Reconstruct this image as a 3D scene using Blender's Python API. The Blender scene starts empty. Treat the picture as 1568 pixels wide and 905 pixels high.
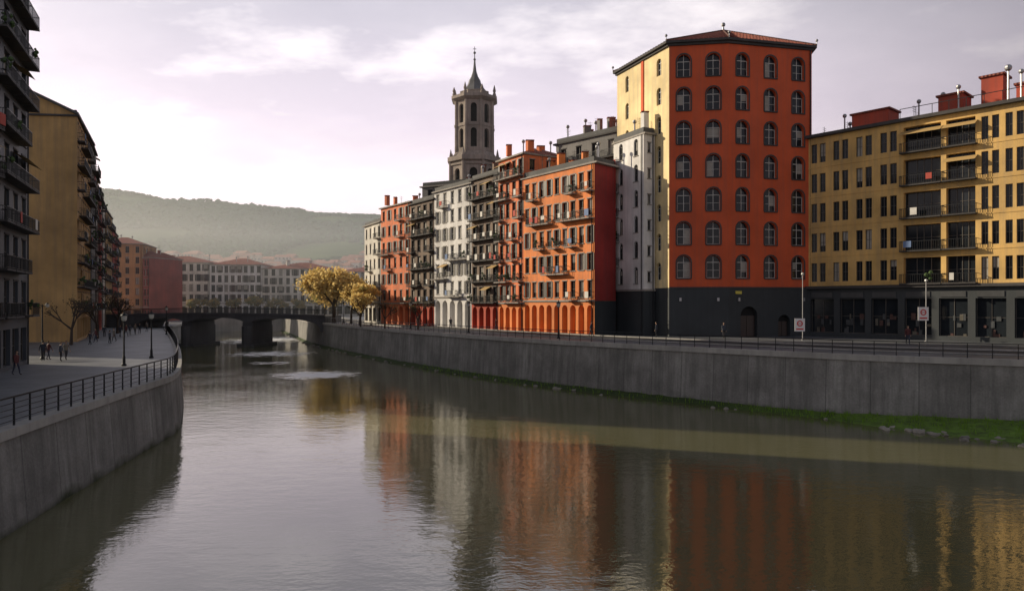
import bpy, math, random
from mathutils import Vector, Matrix, noise
R=random.Random(7)
rad=math.radians
sc=bpy.context.scene
CAMZ=8.9
SUN_AZ=-72; SUN_EL=21

# ---------------------------------------------------------------- materials
def newmat(name):
    m=bpy.data.materials.new(name); m.use_nodes=True
    nt=m.node_tree; b=nt.nodes['Principled BSDF']
    return m,nt,b
def N(nt,t,**k):
    n=nt.nodes.new(t)
    for a,v in k.items(): setattr(n,a,v)
    return n
def mapping(nt,scale,src='Object'):
    tc=N(nt,'ShaderNodeTexCoord'); mp=N(nt,'ShaderNodeMapping')
    mp.inputs['Scale'].default_value=scale
    nt.links.new(tc.outputs[src],mp.inputs['Vector']); return mp
def noisen(nt,mp,scale,detail=4,rough=.55):
    n=N(nt,'ShaderNodeTexNoise'); n.inputs['Scale'].default_value=scale
    n.inputs['Detail'].default_value=detail; n.inputs['Roughness'].default_value=rough
    nt.links.new(mp.outputs[0],n.inputs['Vector']); return n
def ramp(nt,src,p0,p1,c0=(0,0,0,1),c1=(1,1,1,1)):
    r=N(nt,'ShaderNodeValToRGB'); e=r.color_ramp.elements
    e[0].position=p0;e[0].color=c0;e[1].position=p1;e[1].color=c1
    nt.links.new(src,r.inputs[0]); return r
def mix(nt,fac,a,b,mode='MIX'):
    m=N(nt,'ShaderNodeMix',data_type='RGBA',blend_type=mode)
    for i,v in ((0,fac),(6,a),(7,b)):
        if isinstance(v,(int,float)): m.inputs[i].default_value=v
        elif isinstance(v,tuple): m.inputs[i].default_value=(v+(1,))[:4]
        else: nt.links.new(v,m.inputs[i])
    return m.outputs[2]
MC={}
def plaster(name,col,rough=.85,var=.35,streak=.4,bump=.15):
    if name in MC: return MC[name]
    m,nt,b=newmat(name)
    big=noisen(nt,mapping(nt,(1,1,1)),.25,5)
    st=noisen(nt,mapping(nt,(2.2,2.2,.12)),1,4,.6)
    fine=noisen(nt,mapping(nt,(1,1,1)),6,3)
    dark=tuple(c*(1-var) for c in col); lite=tuple(min(1,c*(1+var*.35)) for c in col)
    c=mix(nt,ramp(nt,big.outputs[0],.3,.7).outputs[0],dark,lite)
    sr=ramp(nt,st.outputs[0],.42,.7)
    g=sum(col)/3
    grime=tuple((x*.5+g*.5)*.5 for x in col)
    mm=N(nt,'ShaderNodeMath',operation='MULTIPLY'); mm.inputs[1].default_value=streak
    nt.links.new(sr.outputs[0],mm.inputs[0])
    c=mix(nt,mm.outputs[0],c,grime)
    nt.links.new(c,b.inputs['Base Color']); b.inputs['Roughness'].default_value=rough
    bp=N(nt,'ShaderNodeBump'); bp.inputs['Strength'].default_value=bump; bp.inputs['Distance'].default_value=.05
    nt.links.new(fine.outputs[0],bp.inputs['Height']); nt.links.new(bp.outputs[0],b.inputs['Normal'])
    MC[name]=m; return m
def simple(name,col,rough=.6,metal=0,var=.2,scale=3):
    if name in MC: return MC[name]
    m,nt,b=newmat(name)
    n=noisen(nt,mapping(nt,(1,1,1)),scale,4)
    c=mix(nt,n.outputs[0],tuple(x*(1-var) for x in col),tuple(min(1,x*(1+var)) for x in col))
    nt.links.new(c,b.inputs['Base Color']); b.inputs['Roughness'].default_value=rough; b.inputs['Metallic'].default_value=metal
    MC[name]=m; return m
def leafmat(name,col):
    m=simple(name,col,.8,0,.35,1); nt=m.node_tree; b=nt.nodes['Principled BSDF']; out=nt.nodes['Material Output']
    if not nt.nodes.get('tl'):
        t=N(nt,'ShaderNodeBsdfTranslucent'); t.name='tl'; t.inputs[0].default_value=col+(1,)
        ms=N(nt,'ShaderNodeMixShader'); ms.inputs[0].default_value=.5; nt.links.new(b.outputs[0],ms.inputs[1]); nt.links.new(t.outputs[0],ms.inputs[2]); nt.links.new(ms.outputs[0],out.inputs[0])
    return m
def tiles(name,col):
    if name in MC: return MC[name]
    m,nt,b=newmat(name)
    n=noisen(nt,mapping(nt,(1,1,1)),.8,5)
    n2=noisen(nt,mapping(nt,(1,1,1)),5,2)
    c=mix(nt,ramp(nt,n.outputs[0],.3,.7).outputs[0],tuple(x*.5 for x in col),col)
    c=mix(nt,ramp(nt,n2.outputs[0],.4,.7).outputs[0],c,tuple(x*1.3 for x in col))
    nt.links.new(c,b.inputs['Base Color']); b.inputs['Roughness'].default_value=.8
    w=N(nt,'ShaderNodeTexWave'); w.inputs['Scale'].default_value=1.3; w.inputs['Distortion'].default_value=.4
    nt.links.new(mapping(nt,(1,.3,.2)).outputs[0],w.inputs['Vector'])
    bp=N(nt,'ShaderNodeBump'); bp.inputs['Strength'].default_value=.6; bp.inputs['Distance'].default_value=.1
    nt.links.new(w.outputs[1],bp.inputs['Height']); nt.links.new(bp.outputs[0],b.inputs['Normal'])
    MC[name]=m; return m

glass=simple('window_glass',(.018,.022,.027),.08,0,.6,.6); glass.node_tree.nodes['Principled BSDF'].inputs['Specular IOR Level'].default_value=.3
curtain=simple('curtain_cloth',(.33,.31,.27),.6,0,.5,.9)
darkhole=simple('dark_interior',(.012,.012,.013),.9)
iron=simple('dark_iron',(.025,.027,.03),.5,.6)
slate=plaster('slate_render',(.040,.047,.052),.7,.25,.3)
stone=plaster('tower_stone',(.36,.30,.26),.9,.45,.6,.5)
woodf=simple('window_frame_paint',(.10,.09,.08),.5)
whitef=simple('white_frame_paint',(.55,.54,.5),.5)
redtile=tiles('red_roof_tiles',(.22,.055,.035))
browntile=tiles('brown_roof_tiles',(.13,.055,.04))
greyroof=plaster('grey_roof_membrane',(.10,.10,.10),.8)
metalr=simple('vent_metal',(.35,.35,.36),.4,.8)
PL={'foliage_pot':simple('pot_plants',(.05,.09,.025),.8,0,.6,5),'cloth_a':simple('laundry_blue',(.15,.22,.38),.8),
    'cloth_b':simple('laundry_white',(.62,.6,.56),.8),'cloth_c':simple('laundry_red',(.42,.07,.05),.8),'cloth_d':simple('awning_ochre',(.45,.30,.12),.8)}

# ---------------------------------------------------------------- builder
class MB:
    def __init__(s): s.v=[];s.f=[]
    def poly(s,pts):
        i=len(s.v); s.v+= [tuple(p) for p in pts]; s.f.append(tuple(range(i,i+len(pts))))
    def hexa(s,c):
        i=len(s.v); s.v+=[tuple(p) for p in c]
        for q in ((3,2,1,0),(4,5,6,7),(0,1,5,4),(1,2,6,5),(2,3,7,6),(3,0,4,7)): s.f.append(tuple(i+k for k in q))
    def box(s,c,d,rz=0):
        cx,cy,cz=c;hx,hy,hz=d[0]/2,d[1]/2,d[2]/2;ca,sa=math.cos(rz),math.sin(rz)
        pts=[]
        for z in(-hz,hz):
            for x,y in((-hx,-hy),(hx,-hy),(hx,hy),(-hx,hy)): pts.append((cx+x*ca-y*sa,cy+x*sa+y*ca,cz+z))
        s.hexa(pts)
    def cyl(s,p0,p1,r0,r1,n=8,cap=True):
        p0=Vector(p0);p1=Vector(p1);d=(p1-p0).normalized()
        a=d.orthogonal().normalized();b=d.cross(a);i=len(s.v)
        for p,r in((p0,r0),(p1,r1)):
            for k in range(n):
                t=2*math.pi*k/n; s.v.append(tuple(p+(a*math.cos(t)+b*math.sin(t))*r))
        for k in range(n): s.f.append((i+k,i+(k+1)%n,i+n+(k+1)%n,i+n+k))
        if cap: s.f.append(tuple(i+n+k for k in range(n))); s.f.append(tuple(i+n-1-k for k in range(n)))
    def lathe(s,c,prof,n=12):
        i=len(s.v)
        for r,z in prof:
            for k in range(n):
                t=2*math.pi*k/n; s.v.append((c[0]+r*math.cos(t),c[1]+r*math.sin(t),c[2]+z))
        for j in range(len(prof)-1):
            for k in range(n): s.f.append((i+j*n+k,i+j*n+(k+1)%n,i+(j+1)*n+(k+1)%n,i+(j+1)*n+k))
    def ball(s,c,r,n=8):
        s.lathe(c,[(max(.001,r*math.sin(math.pi*j/6)),-r*math.cos(math.pi*j/6)) for j in range(7)],n)
    def mesh(s,name,mat,smooth=False):
        me=bpy.data.meshes.new(name); me.from_pydata(s.v,[],s.f); me.update()
        if mat: me.materials.append(mat)
        if smooth:
            for p in me.polygons: p.use_smooth=True
        return me
def obj(name,me,parent=None):
    o=bpy.data.objects.new(name,me); sc.collection.objects.link(o)
    if parent: o.parent=parent
    return o
class G:
    """named thing: empty + child meshes per part"""
    def __init__(s,name): s.name=name; s.parts={}; s.mats={}
    def p(s,part,mat=None):
        if part not in s.parts: s.parts[part]=MB()
        if mat and part not in s.mats: s.mats[part]=mat
        return s.parts[part]
    def done(s,loc=None,smooth=False):
        e=bpy.data.objects.new(s.name,None); sc.collection.objects.link(e)
        for k,m in s.parts.items():
            if m.v: obj(k,m.mesh(s.name+'_'+k,s.mats.get(k),smooth),e)
        if loc: e.location=loc
        return e
class F:
    def __init__(s,p0,p1):
        s.p0=Vector((p0[0],p0[1],0)); d=Vector((p1[0]-p0[0],p1[1]-p0[1],0)); s.L=d.length
        s.u=d/s.L; s.n=Vector((s.u.y,-s.u.x,0))
    def __call__(s,u,v,w=0):
        q=s.p0+s.u*u+s.n*w; return (q.x,q.y,v)
    def box(s,mb,u0,u1,v0,v1,w0,w1):
        mb.hexa([s(u0,v0,w1),s(u1,v0,w1),s(u1,v0,w0),s(u0,v0,w0),s(u0,v1,w1),s(u1,v1,w1),s(u1,v1,w0),s(u0,v1,w0)])

def cell(B,f,u0,u1,v0,v1,a0,a1,b0,b1,arch=False,depth=.25,wall='walls',back='glass',bars=1,seg=6,t=.05):
    W=B.p(wall)
    q=lambda *pp: W.poly([f(u,v) for u,v in pp])
    if a0>u0+1e-4: q((u0,v0),(a0,v0),(a0,v1),(u0,v1))
    if a1<u1-1e-4: q((a1,v0),(u1,v0),(u1,v1),(a1,v1))
    if b0>v0+1e-4: q((a0,v0),(a1,v0),(a1,b0),(a0,b0))
    r=(a1-a0)/2; cx=(a0+a1)/2
    if arch:
        s=b1-r; arc=[(cx+r*math.cos(math.pi*k/seg),s+r*math.sin(math.pi*k/seg)) for k in range(seg+1)]
        for k in range(seg):
            (x0,y0),(x1,y1)=arc[k],arc[k+1]
            q((x1,y1),(x0,y0),(x0,v1),(x1,v1))
        out=[(a0,b0),(a1,b0)]+arc
    else:
        q((a0,b1),(a1,b1),(a1,v1),(a0,v1))
        out=[(a0,b0),(a1,b0),(a1,b1),(a0,b1)]
    for k in range(len(out)):
        (x0,y0),(x1,y1)=out[k],out[(k+1)%len(out)]
        if abs(x0-x1)+abs(y0-y1)<1e-5: continue
        W.poly([f(x0,y0),f(x0,y0,-depth),f(x1,y1,-depth),f(x1,y1)])
    B.p(back).poly([f(x,y,-depth) for x,y in out])
    if bars:
        fr=B.p('window_frames'); top=b1-(r if arch else 0)
        f.box(fr,cx-t/2,cx+t/2,b0+t,b1-.03,-depth+.01,-depth+.06)
        f.box(fr,a0,a0+t,b0+t,top,-depth+.01,-depth+.07); f.box(fr,a1-t,a1,b0+t,top,-depth+.01,-depth+.07)
        f.box(fr,a0,a1,b0,b0+t,-depth+.01,-depth+.08)
        if bars>1: 
            f.box(fr,a0+t,a1-t,top-t*.6,top+t*.6,-depth+.012,-depth+.055)
            f.box(fr,a0+t,a1-t,(b0+top)/2-.02,(b0+top)/2+.02,-depth+.012,-depth+.055)

def balcony(B,f,u0,u1,v,dep=.9,h=1.0,rng=R,clutter=.6):
    f.box(B.p('balcony_slabs'),u0,u1,v-.14,v,.0,dep)
    r=B.p('balcony_rails',iron)
    f.box(r,u0,u1,v+h-.05,v+h,dep-.06,dep-.01); f.box(r,u0,u1,v+.08,v+.11,dep-.05,dep-.02)
    for uu in(u0,u1-.05): f.box(r,uu,uu+.05,v+h-.05,v+h-.001,.02,dep-.06)
    n=max(2,int((u1-u0)/.22))
    for k in range(n+1):
        x=u0+(u1-u0-.03)*k/n; f.box(r,x,x+.03,v,v+h-.05,dep-.05,dep-.02)
    for k in range(1,3):
        for uu in(u0,u1-.03): f.box(r,uu,uu+.03,v,v+h-.05,dep*k/3,dep*k/3+.03)
    if rng.random()<clutter:
        x=rng.uniform(u0+.05,max(u0+.1,u1-.7)); k=rng.choice(['foliage_pot','foliage_pot','cloth_a','cloth_b','cloth_c','cloth_d','cloth_b'])
        m=B.p(k,PL[k])
        if k=='foliage_pot':
            for _ in range(7):
                c=f(x+rng.uniform(0,.6),v+rng.uniform(.3,1.25),rng.uniform(.2,dep+.1)); s=rng.uniform(.1,.26)
                m.lathe(c,[(.01,-s),(s,-.2*s),(s*.7,s*.5),(.01,s)],5)
        elif k=='cloth_d':
            z=v+2.4; m.poly([f(u0,z,.02),f(u1,z,.02),f(u1,z-.55,dep+.2),f(u0,z-.55,dep+.2)])
        else:
            ww=rng.uniform(.4,.8); f.box(m,x,x+ww,v+rng.uniform(.15,.5),v+h+.02,dep+.0,dep+.03)

def floorstrip(B,f,u0,u1,v0,v1,ncol,ow,oh,sill,arch=False,bal=0,depth=.25,shut=0,bars=2,rng=R,pair=False,lintel=True,curt=.25,mat_shut=None,clutter=.6):
    cw=(u1-u0)/ncol
    for i in range(ncol):
        c0=u0+i*cw;c1=c0+cw;c=(c0+c1)/2
        if pair:
            g=.32
            subs=[(c0,c,c-g/2-ow,c-g/2),(c,c1,c+g/2,c+g/2+ow)]
        else: subs=[(c0,c1,c-ow/2,c+ow/2)]
        for (x0,x1,a0,a1) in subs:
            b0=v0+sill;b1=min(v0+sill+oh,v1-.12)
            cell(B,f,x0,x1,v0,v1,a0,a1,b0,b1,arch,depth,bars=bars,back='glass')
            if rng.random()<curt:
                t=b0+(b1-b0)*rng.choice([0,.3,.5,.0,.65]); tp=b1-((a1-a0)/2 if arch else .04)
                if tp-t>.2: f.box(B.p('curtains',curtain),a0+.06,a1-.06,t+.06,tp,-depth+.002,-depth+.008)
            if lintel and not arch:
                f.box(B.p('trim'),a0-.08,a1+.08,b1+.002,b1+.13,.0,.05)
            if lintel: f.box(B.p('trim'),a0-.1,a1+.1,b0-.1,b0-.002,.0,.09)
            if shut and rng.random()<shut:
                s=B.p('shutters',mat_shut or woodf); ww=min(ow*.5,(x1-x0-ow)/2-.03)
                if ww>.12:
                    f.box(s,a0-ww,a0-.01,b0+.02,b1,.002,.05); f.box(s,a1+.01,a1+ww,b0+.02,b1,.002,.05)
        if rng.random()<bal:
            bw=min(cw*.47,ow*(1.2 if pair else .85)+.35); balcony(B,f,c-bw,c+bw,v0+.12,rng=rng,clutter=clutter)

def off(poly,d):
    c=Vector((sum(p[0] for p in poly)/len(poly),sum(p[1] for p in poly)/len(poly)))
    r=[]
    for p in poly:
        v=Vector(p[:2])-c; r.append(tuple(c+v*(1+d/v.length)))
    return r
def slab(mb,poly,z0,z1,top=None):
    n=len(poly);top=top or poly
    for i in range(n):
        a,b=poly[i],poly[(i+1)%n];A,Bq=top[i],top[(i+1)%n]
        mb.poly([(a[0],a[1],z0),(b[0],b[1],z0),(Bq[0],Bq[1],z1),(A[0],A[1],z1)])
    mb.poly([(p[0],p[1],z1) for p in top]); mb.poly([(p[0],p[1],z0) for p in reversed(poly)])
def scalepoly(poly,k):
    cx=sum(p[0] for p in poly)/len(poly);cy=sum(p[1] for p in poly)/len(poly)
    return [(cx+(p[0]-cx)*k,cy+(p[1]-cy)*k) for p in poly]
def roof(B,poly,z,kind,mat,over=.5,h=2.5):
    B.p('eaves',B.mats.get('trim'))
    o=off(poly,over); slab(B.p('eaves'),o,z+.002,z+.22)
    if kind=='hip': slab(B.p('roof',mat),off(poly,over-.08),z+.221,z+h,scalepoly(poly,.12))
    elif kind=='mans': slab(B.p('roof',mat),off(poly,over-.1),z+.221,z+h,scalepoly(poly,.72))
    else: slab(B.p('roof',mat),off(poly,-.1),z+.221,z+.9)
def clutter(B,poly,z,n,rng=R):
    xs=[p[0] for p in poly];ys=[p[1] for p in poly];cx=sum(xs)/len(xs);cy=sum(ys)/len(ys)
    for _ in range(n):
        i=rng.randrange(len(poly));a=poly[i];b=poly[(i+1)%len(poly)];t=rng.random();k=rng.uniform(.15,.9)
        x=cx+(a[0]+(b[0]-a[0])*t-cx)*k;y=cy+(a[1]+(b[1]-a[1])*t-cy)*k
        q=rng.random()
        if q<.4:
            h=rng.uniform(.9,2.0); w=rng.uniform(.5,1.1); B.p('chimneys').box((x,y,z+h/2),(w,.6,h),rng.random()); B.p('chimney_caps',redtile).box((x,y,z+h+.08),(w+.15,.75,.14),rng.random()*.1)
        elif q<.75:
            h=rng.uniform(1.5,3.2);m=B.p('antennas',iron); m.cyl((x,y,z),(x,y,z+h),.035,.02,5)
            for j in range(4): m.box((x,y,z+h-.15-.22*j),(.9-.12*j,.025,.025),.5)
        else:
            h=rng.uniform(1,2);m=B.p('vents',metalr); m.cyl((x,y,z),(x,y,z+h),.1,.1,6); m.ball((x,y,z+h+.15),.27,8)

def setmats(B,wall,trim,frame=woodf,slabm=None):
    B.p('walls',wall);B.p('trim',trim);B.p('glass',glass);B.p('window_frames',frame);B.p('balcony_slabs',slabm or trim);B.p('chimneys',wall)
def plainwall(B,f,v0,v1,part='walls'): B.p(part).poly([f(0,v0),f(f.L,v0),f(f.L,v1),f(0,v1)])

def quad(p0,p1,depth,skew0=0):
    f=F(p0,p1); a=f(0,0,-depth)[:2]; b=f(f.L,0,-depth)[:2]
    return [p0,p1,b,a]

def house(name,poly,z0,z1,wall,trim,fronts,ground=4.0,gstyle='shop',nfl=5,rk='flat',rmat=None,rh=2.5,over=.5,frame=woodf,clut=8,seed=1,groundwall=None):
    rng=random.Random(seed)
    B=G(name); setmats(B,wall,trim,frame)
    B.p('ground_floor',groundwall or wall)
    n=len(poly); fh=(z1-z0-ground)/nfl
    for i in range(n):
        f=F(poly[i],poly[(i+1)%n]); st=fronts.get(i)
        if not st:
            plainwall(B,f,z0+ground,z1); plainwall(B,f,z0-.6,z0+ground,'ground_floor'); continue
        st=dict(st); gcol=st.pop('gcol',st['ncol']); 
        cw=f.L/gcol
        gh=ground
        if gstyle=='arcade':
            for k in range(gcol):
                c=(k+.5)*cw; a=cw*.34
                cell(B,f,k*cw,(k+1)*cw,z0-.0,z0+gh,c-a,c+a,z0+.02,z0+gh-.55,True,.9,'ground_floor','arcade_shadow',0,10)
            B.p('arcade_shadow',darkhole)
        elif gstyle=='plain': plainwall(B,f,z0-.1,z0+gh,'ground_floor')
        else:
            for k in range(gcol):
                c=(k+.5)*cw; a=cw*.38
                cell(B,f,k*cw,(k+1)*cw,z0-.1,z0+gh,c-a,c+a,z0+.35,z0+gh-.9,False,.35,'ground_floor','glass',2)
        f.box(B.p('trim'),-.02,f.L+.02,z0+gh-.12,z0+gh+.12,.001,.16)
        for k in range(nfl):
            v0=z0+gh+k*fh; floorstrip(B,f,0,f.L,v0,v0+fh,rng=rng,**st)
        B.p('drainpipes',iron).cyl(f(f.L-.35,z0,.12),f(f.L-.35,z1,.12),.06,.06,6)
    roof(B,poly,z1,rk,rmat or greyroof,over,rh)
    if clut: clutter(B,poly,z1+(.9 if rk=='flat' else rh*.45),clut,rng)
    return B

# ---------------------------------------------------------------- world
def build_world():
    w=bpy.data.worlds.new("World"); sc.world=w; w.use_nodes=True; nt=w.node_tree
    bg=nt.nodes['Background']
    sky=N(nt,'ShaderNodeTexSky',sky_type='NISHITA'); sky.sun_disc=False
    sky.sun_elevation=rad(SUN_EL); sky.sun_rotation=rad(SUN_AZ%360); sky.dust_density=3; sky.air_density=1.2
    tc=N(nt,'ShaderNodeTexCoord'); sep=N(nt,'ShaderNodeSeparateXYZ'); nt.links.new(tc.outputs['Generated'],sep.inputs[0])
    el=N(nt,'ShaderNodeValToRGB'); e=el.color_ramp.elements
    e[0].position=0.0; e[0].color=(14.2,13.3,12.8,1)
    e[1].position=1.0; e[1].color=(1.9,2.2,2.8,1)
    for p,c in ((.12,(12.6,11.2,11.7)),(.24,(9.6,8.5,9.5)),(.36,(7.0,6.6,7.3)),(.55,(3.8,4.1,4.7))):
        x=e.new(p); x.color=c+(1,)
    nt.links.new(sep.outputs[2],el.inputs[0])
    dot=N(nt,'ShaderNodeVectorMath',operation='DOT_PRODUCT'); nt.links.new(tc.outputs['Generated'],dot.inputs[0])
    g=Vector((-.34,.92,.13)).normalized(); dot.inputs[1].default_value=g
    mr=N(nt,'ShaderNodeMapRange'); mr.inputs['From Min'].default_value=.45; mr.inputs['From Max'].default_value=1; mr.interpolation_type='SMOOTHSTEP'
    mr.inputs['To Min'].default_value=.55; mr.inputs['To Max'].default_value=1.32
    nt.links.new(dot.outputs['Value'],mr.inputs[0])
    veil=N(nt,'ShaderNodeVectorMath',operation='SCALE'); nt.links.new(el.outputs[0],veil.inputs[0]); nt.links.new(mr.outputs[0],veil.inputs['Scale'])
    ad=N(nt,'ShaderNodeMath',operation='ADD'); ad.inputs[1].default_value=.16; nt.links.new(sep.outputs[2],ad.inputs[0])
    mx=N(nt,'ShaderNodeMath',operation='MAXIMUM'); mx.inputs[1].default_value=.05; nt.links.new(ad.outputs[0],mx.inputs[0])
    dv=N(nt,'ShaderNodeVectorMath',operation='DIVIDE'); cb=N(nt,'ShaderNodeCombineXYZ')
    for i in range(3): nt.links.new(mx.outputs[0],cb.inputs[i])
    nt.links.new(tc.outputs['Generated'],dv.inputs[0]); nt.links.new(cb.outputs[0],dv.inputs[1])
    mp=N(nt,'ShaderNodeMapping'); mp.inputs['Scale'].default_value=(1,1.3,0); mp.inputs['Location'].default_value=(3.3,1.2,0); nt.links.new(dv.outputs[0],mp.inputs[0])
    n1=noisen(nt,mp,1.5,8,.6); c1=ramp(nt,n1.outputs[0],.53,.72)
    n2=noisen(nt,mp,.9,7,.6)
    shade=ramp(nt,n2.outputs[0],.36,.68,(.84,.83,.86,1),(1.06,1.04,1.04,1))
    base=mix(nt,1.0,veil.outputs[0],shade.outputs[0],'MULTIPLY')
    m0=mix(nt,.85,sky.outputs[0],base)
    cf=N(nt,'ShaderNodeMath',operation='MULTIPLY'); cf.inputs[1].default_value=.7; nt.links.new(c1.outputs[0],cf.inputs[0])
    cl=N(nt,'ShaderNodeVectorMath',operation='SCALE'); cl.inputs[0].default_value=(12.0,11.2,11.2); nt.links.new(mr.outputs[0],cl.inputs['Scale'])
    m1=mix(nt,cf.outputs[0],m0,cl.outputs[0])
    nt.links.new(m1,bg.inputs[0]); bg.inputs[1].default_value=.1
build_world()
az,el=rad(SUN_AZ),rad(SUN_EL)
sd=Vector((math.sin(az)*math.cos(el),math.cos(az)*math.cos(el),math.sin(el)))
L=bpy.data.lights.new('sun','SUN'); L.energy=5.0; L.angle=rad(.6); L.color=(1,.86,.64)
lo=obj('sun',L); lo.rotation_euler=sd.to_track_quat('Z','Y').to_euler()

cam=bpy.data.cameras.new('camera'); co=obj('camera',cam); co.location=(0,0,CAMZ); co.rotation_euler=(rad(90),0,0)
cam.lens=25.26; cam.sensor_width=36; cam.shift_y=.008; cam.clip_end=8000; cam.clip_start=.2
sc.camera=co
sc.view_settings.view_transform='Standard'; sc.view_settings.look='None'; sc.view_settings.exposure=0

# ---------------------------------------------------------------- banks
def chaikin(P,n=2):
    for _ in range(n):
        Q=[P[0]]
        for a,b in zip(P,P[1:]):
            Q.append((a[0]*.75+b[0]*.25,a[1]*.75+b[1]*.25)); Q.append((a[0]*.25+b[0]*.75,a[1]*.25+b[1]*.75))
        Q.append(P[-1]); P=Q
    return P
def resample(P,step):
    out=[P[0]];acc=0
    for a,b in zip(P,P[1:]):
        d=math.dist(a,b);t=step-acc
        while t<=d: out.append((a[0]+(b[0]-a[0])*t/d,a[1]+(b[1]-a[1])*t/d)); t+=step
        acc=(acc+d)%step if d>0 else acc
    out.append(P[-1]); return out
RB=chaikin([(110,0),(72,26),(48,43),(33,51),(25.6,55.5),(13.3,67.5),(1.1,80.5),(-18,109),(-43,155),(-59,196),(-74,232)])
LB=chaikin([(-6,-30),(-13,0),(-17.7,18),(-19.8,28),(-22.2,42)],2)+chaikin([(-23.3,49),(-24.6,53),(-29.5,64),(-38,82),(-57,120),(-75,155),(-98,232)],2)
RG,LG=5.0,3.85

def stonewall(name,col):
    m,nt,b=newmat(name)
    mp=mapping(nt,(1,1,1),'UV')
    br=N(nt,'ShaderNodeTexBrick'); br.offset=0; br.inputs['Scale'].default_value=1; br.inputs['Brick Width'].default_value=3.2; br.inputs['Row Height'].default_value=6
    br.inputs['Mortar Size'].default_value=.03; br.inputs['Color1'].default_value=tuple(c*.88 for c in col)+(1,); br.inputs['Color2'].default_value=tuple(c*1.1 for c in col)+(1,); br.inputs['Mortar'].default_value=tuple(c*.45 for c in col)+(1,)
    nt.links.new(mp.outputs[0],br.inputs[0])
    st=noisen(nt,mapping(nt,(1.2,.10,1),'UV'),1.4,6,.7); s=ramp(nt,st.outputs[0],.42,.68)
    bl=noisen(nt,mp,.35,6,.65); fi=noisen(nt,mp,7,4,.7)
    c=mix(nt,ramp(nt,bl.outputs[0],.32,.68).outputs[0],mix(nt,1,br.outputs[0],(.5,.5,.5),'MULTIPLY'),br.outputs[0])
    f=N(nt,'ShaderNodeMath',operation='MULTIPLY'); f.inputs[1].default_value=.8; nt.links.new(s.outputs[0],f.inputs[0])
    c=mix(nt,f.outputs[0],c,tuple(x*.35 for x in col))
    c=mix(nt,ramp(nt,fi.outputs[0],.35,.75).outputs[0],c,mix(nt,1,c,(.7,.7,.69),'MULTIPLY'))
    sep=N(nt,'ShaderNodeSeparateXYZ'); nt.links.new(mp.outputs[0],sep.inputs[0])
    wob=N(nt,'ShaderNodeMath',operation='MULTIPLY_ADD'); wob.inputs[1].default_value=-2.2; wob.inputs[2].default_value=1.6; nt.links.new(bl.outputs[0],wob.inputs[0])
    ad=N(nt,'ShaderNodeMath',operation='ADD'); nt.links.new(sep.outputs[1],ad.inputs[0]); nt.links.new(wob.outputs[0],ad.inputs[1])
    lo=ramp(nt,ad.outputs[0],.45,1.0,(1,1,1,1),(0,0,0,1))
    c=mix(nt,lo.outputs[0],c,(.028,.036,.016))
    nt.links.new(c,b.inputs['Base Color']); b.inputs['Roughness'].default_value=.85
    bp=N(nt,'ShaderNodeBump'); bp.inputs['Strength'].default_value=.5; bp.inputs['Distance'].default_value=.05
    hh=mix(nt,.5,fi.outputs[0],br.outputs[1],'SUBTRACT')
    nt.links.new(hh,bp.inputs['Height']); nt.links.new(bp.outputs[0],b.inputs['Normal'])
    return m
def ribbon(name,P,prof,mat,parent=None):
    n=len(P);vs=[];fs=[];uv=[]
    tan=[]
    for i in range(n):
        a=P[max(0,i-1)];b=P[min(n-1,i+1)];t=Vector((b[0]-a[0],b[1]-a[1])).normalized();tan.append(t)
    s=0;S=[]
    for i in range(n):
        if i: s+=math.dist(P[i],P[i-1])
        S.append(s)
        for (o,z) in prof: vs.append((P[i][0]-tan[i].y*o,P[i][1]+tan[i].x*o,z)); uv.append((s,z+abs(o)*.3))
    m=len(prof)
    for i in range(n-1):
        for j in range(m-1): fs.append((i*m+j,(i+1)*m+j,(i+1)*m+j+1,i*m+j+1))
    me=bpy.data.meshes.new(name); me.from_pydata(vs,[],fs); me.update(); me.materials.append(mat)
    u=me.uv_layers.new(name='UVMap')
    for l in me.loops: u.data[l.index].uv=uv[l.vertex_index]
    return obj(name,me,parent)
wallm=stonewall('river_wall_stone',(.38,.37,.35)); copem=plaster('coping_stone',(.42,.405,.38),.8,.3,.5,.3)
def emp(name):
    e=bpy.data.objects.new(name,None); sc.collection.objects.link(e); return e
rw=emp('river_wall'); RBs=resample(RB,1.5); LBs=resample(LB,1.0)
ribbon('wall_face',RBs,[(.35,-1),(.0,4.55)],wallm,rw); ribbon('coping',RBs,[(.0,4.55),(.14,4.56),(.14,5.0),(-.5,5.02),(-.5,4.8)],copem,rw)
lw=emp('river_wall')
ribbon('wall_face',LBs,[(-.35,-1),(.0,3.6)],wallm,lw); ribbon('coping',LBs,[(.0,3.6),(-.12,3.61),(-.12,3.98),(.5,4.0),(.5,3.7)],copem,lw)

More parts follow.
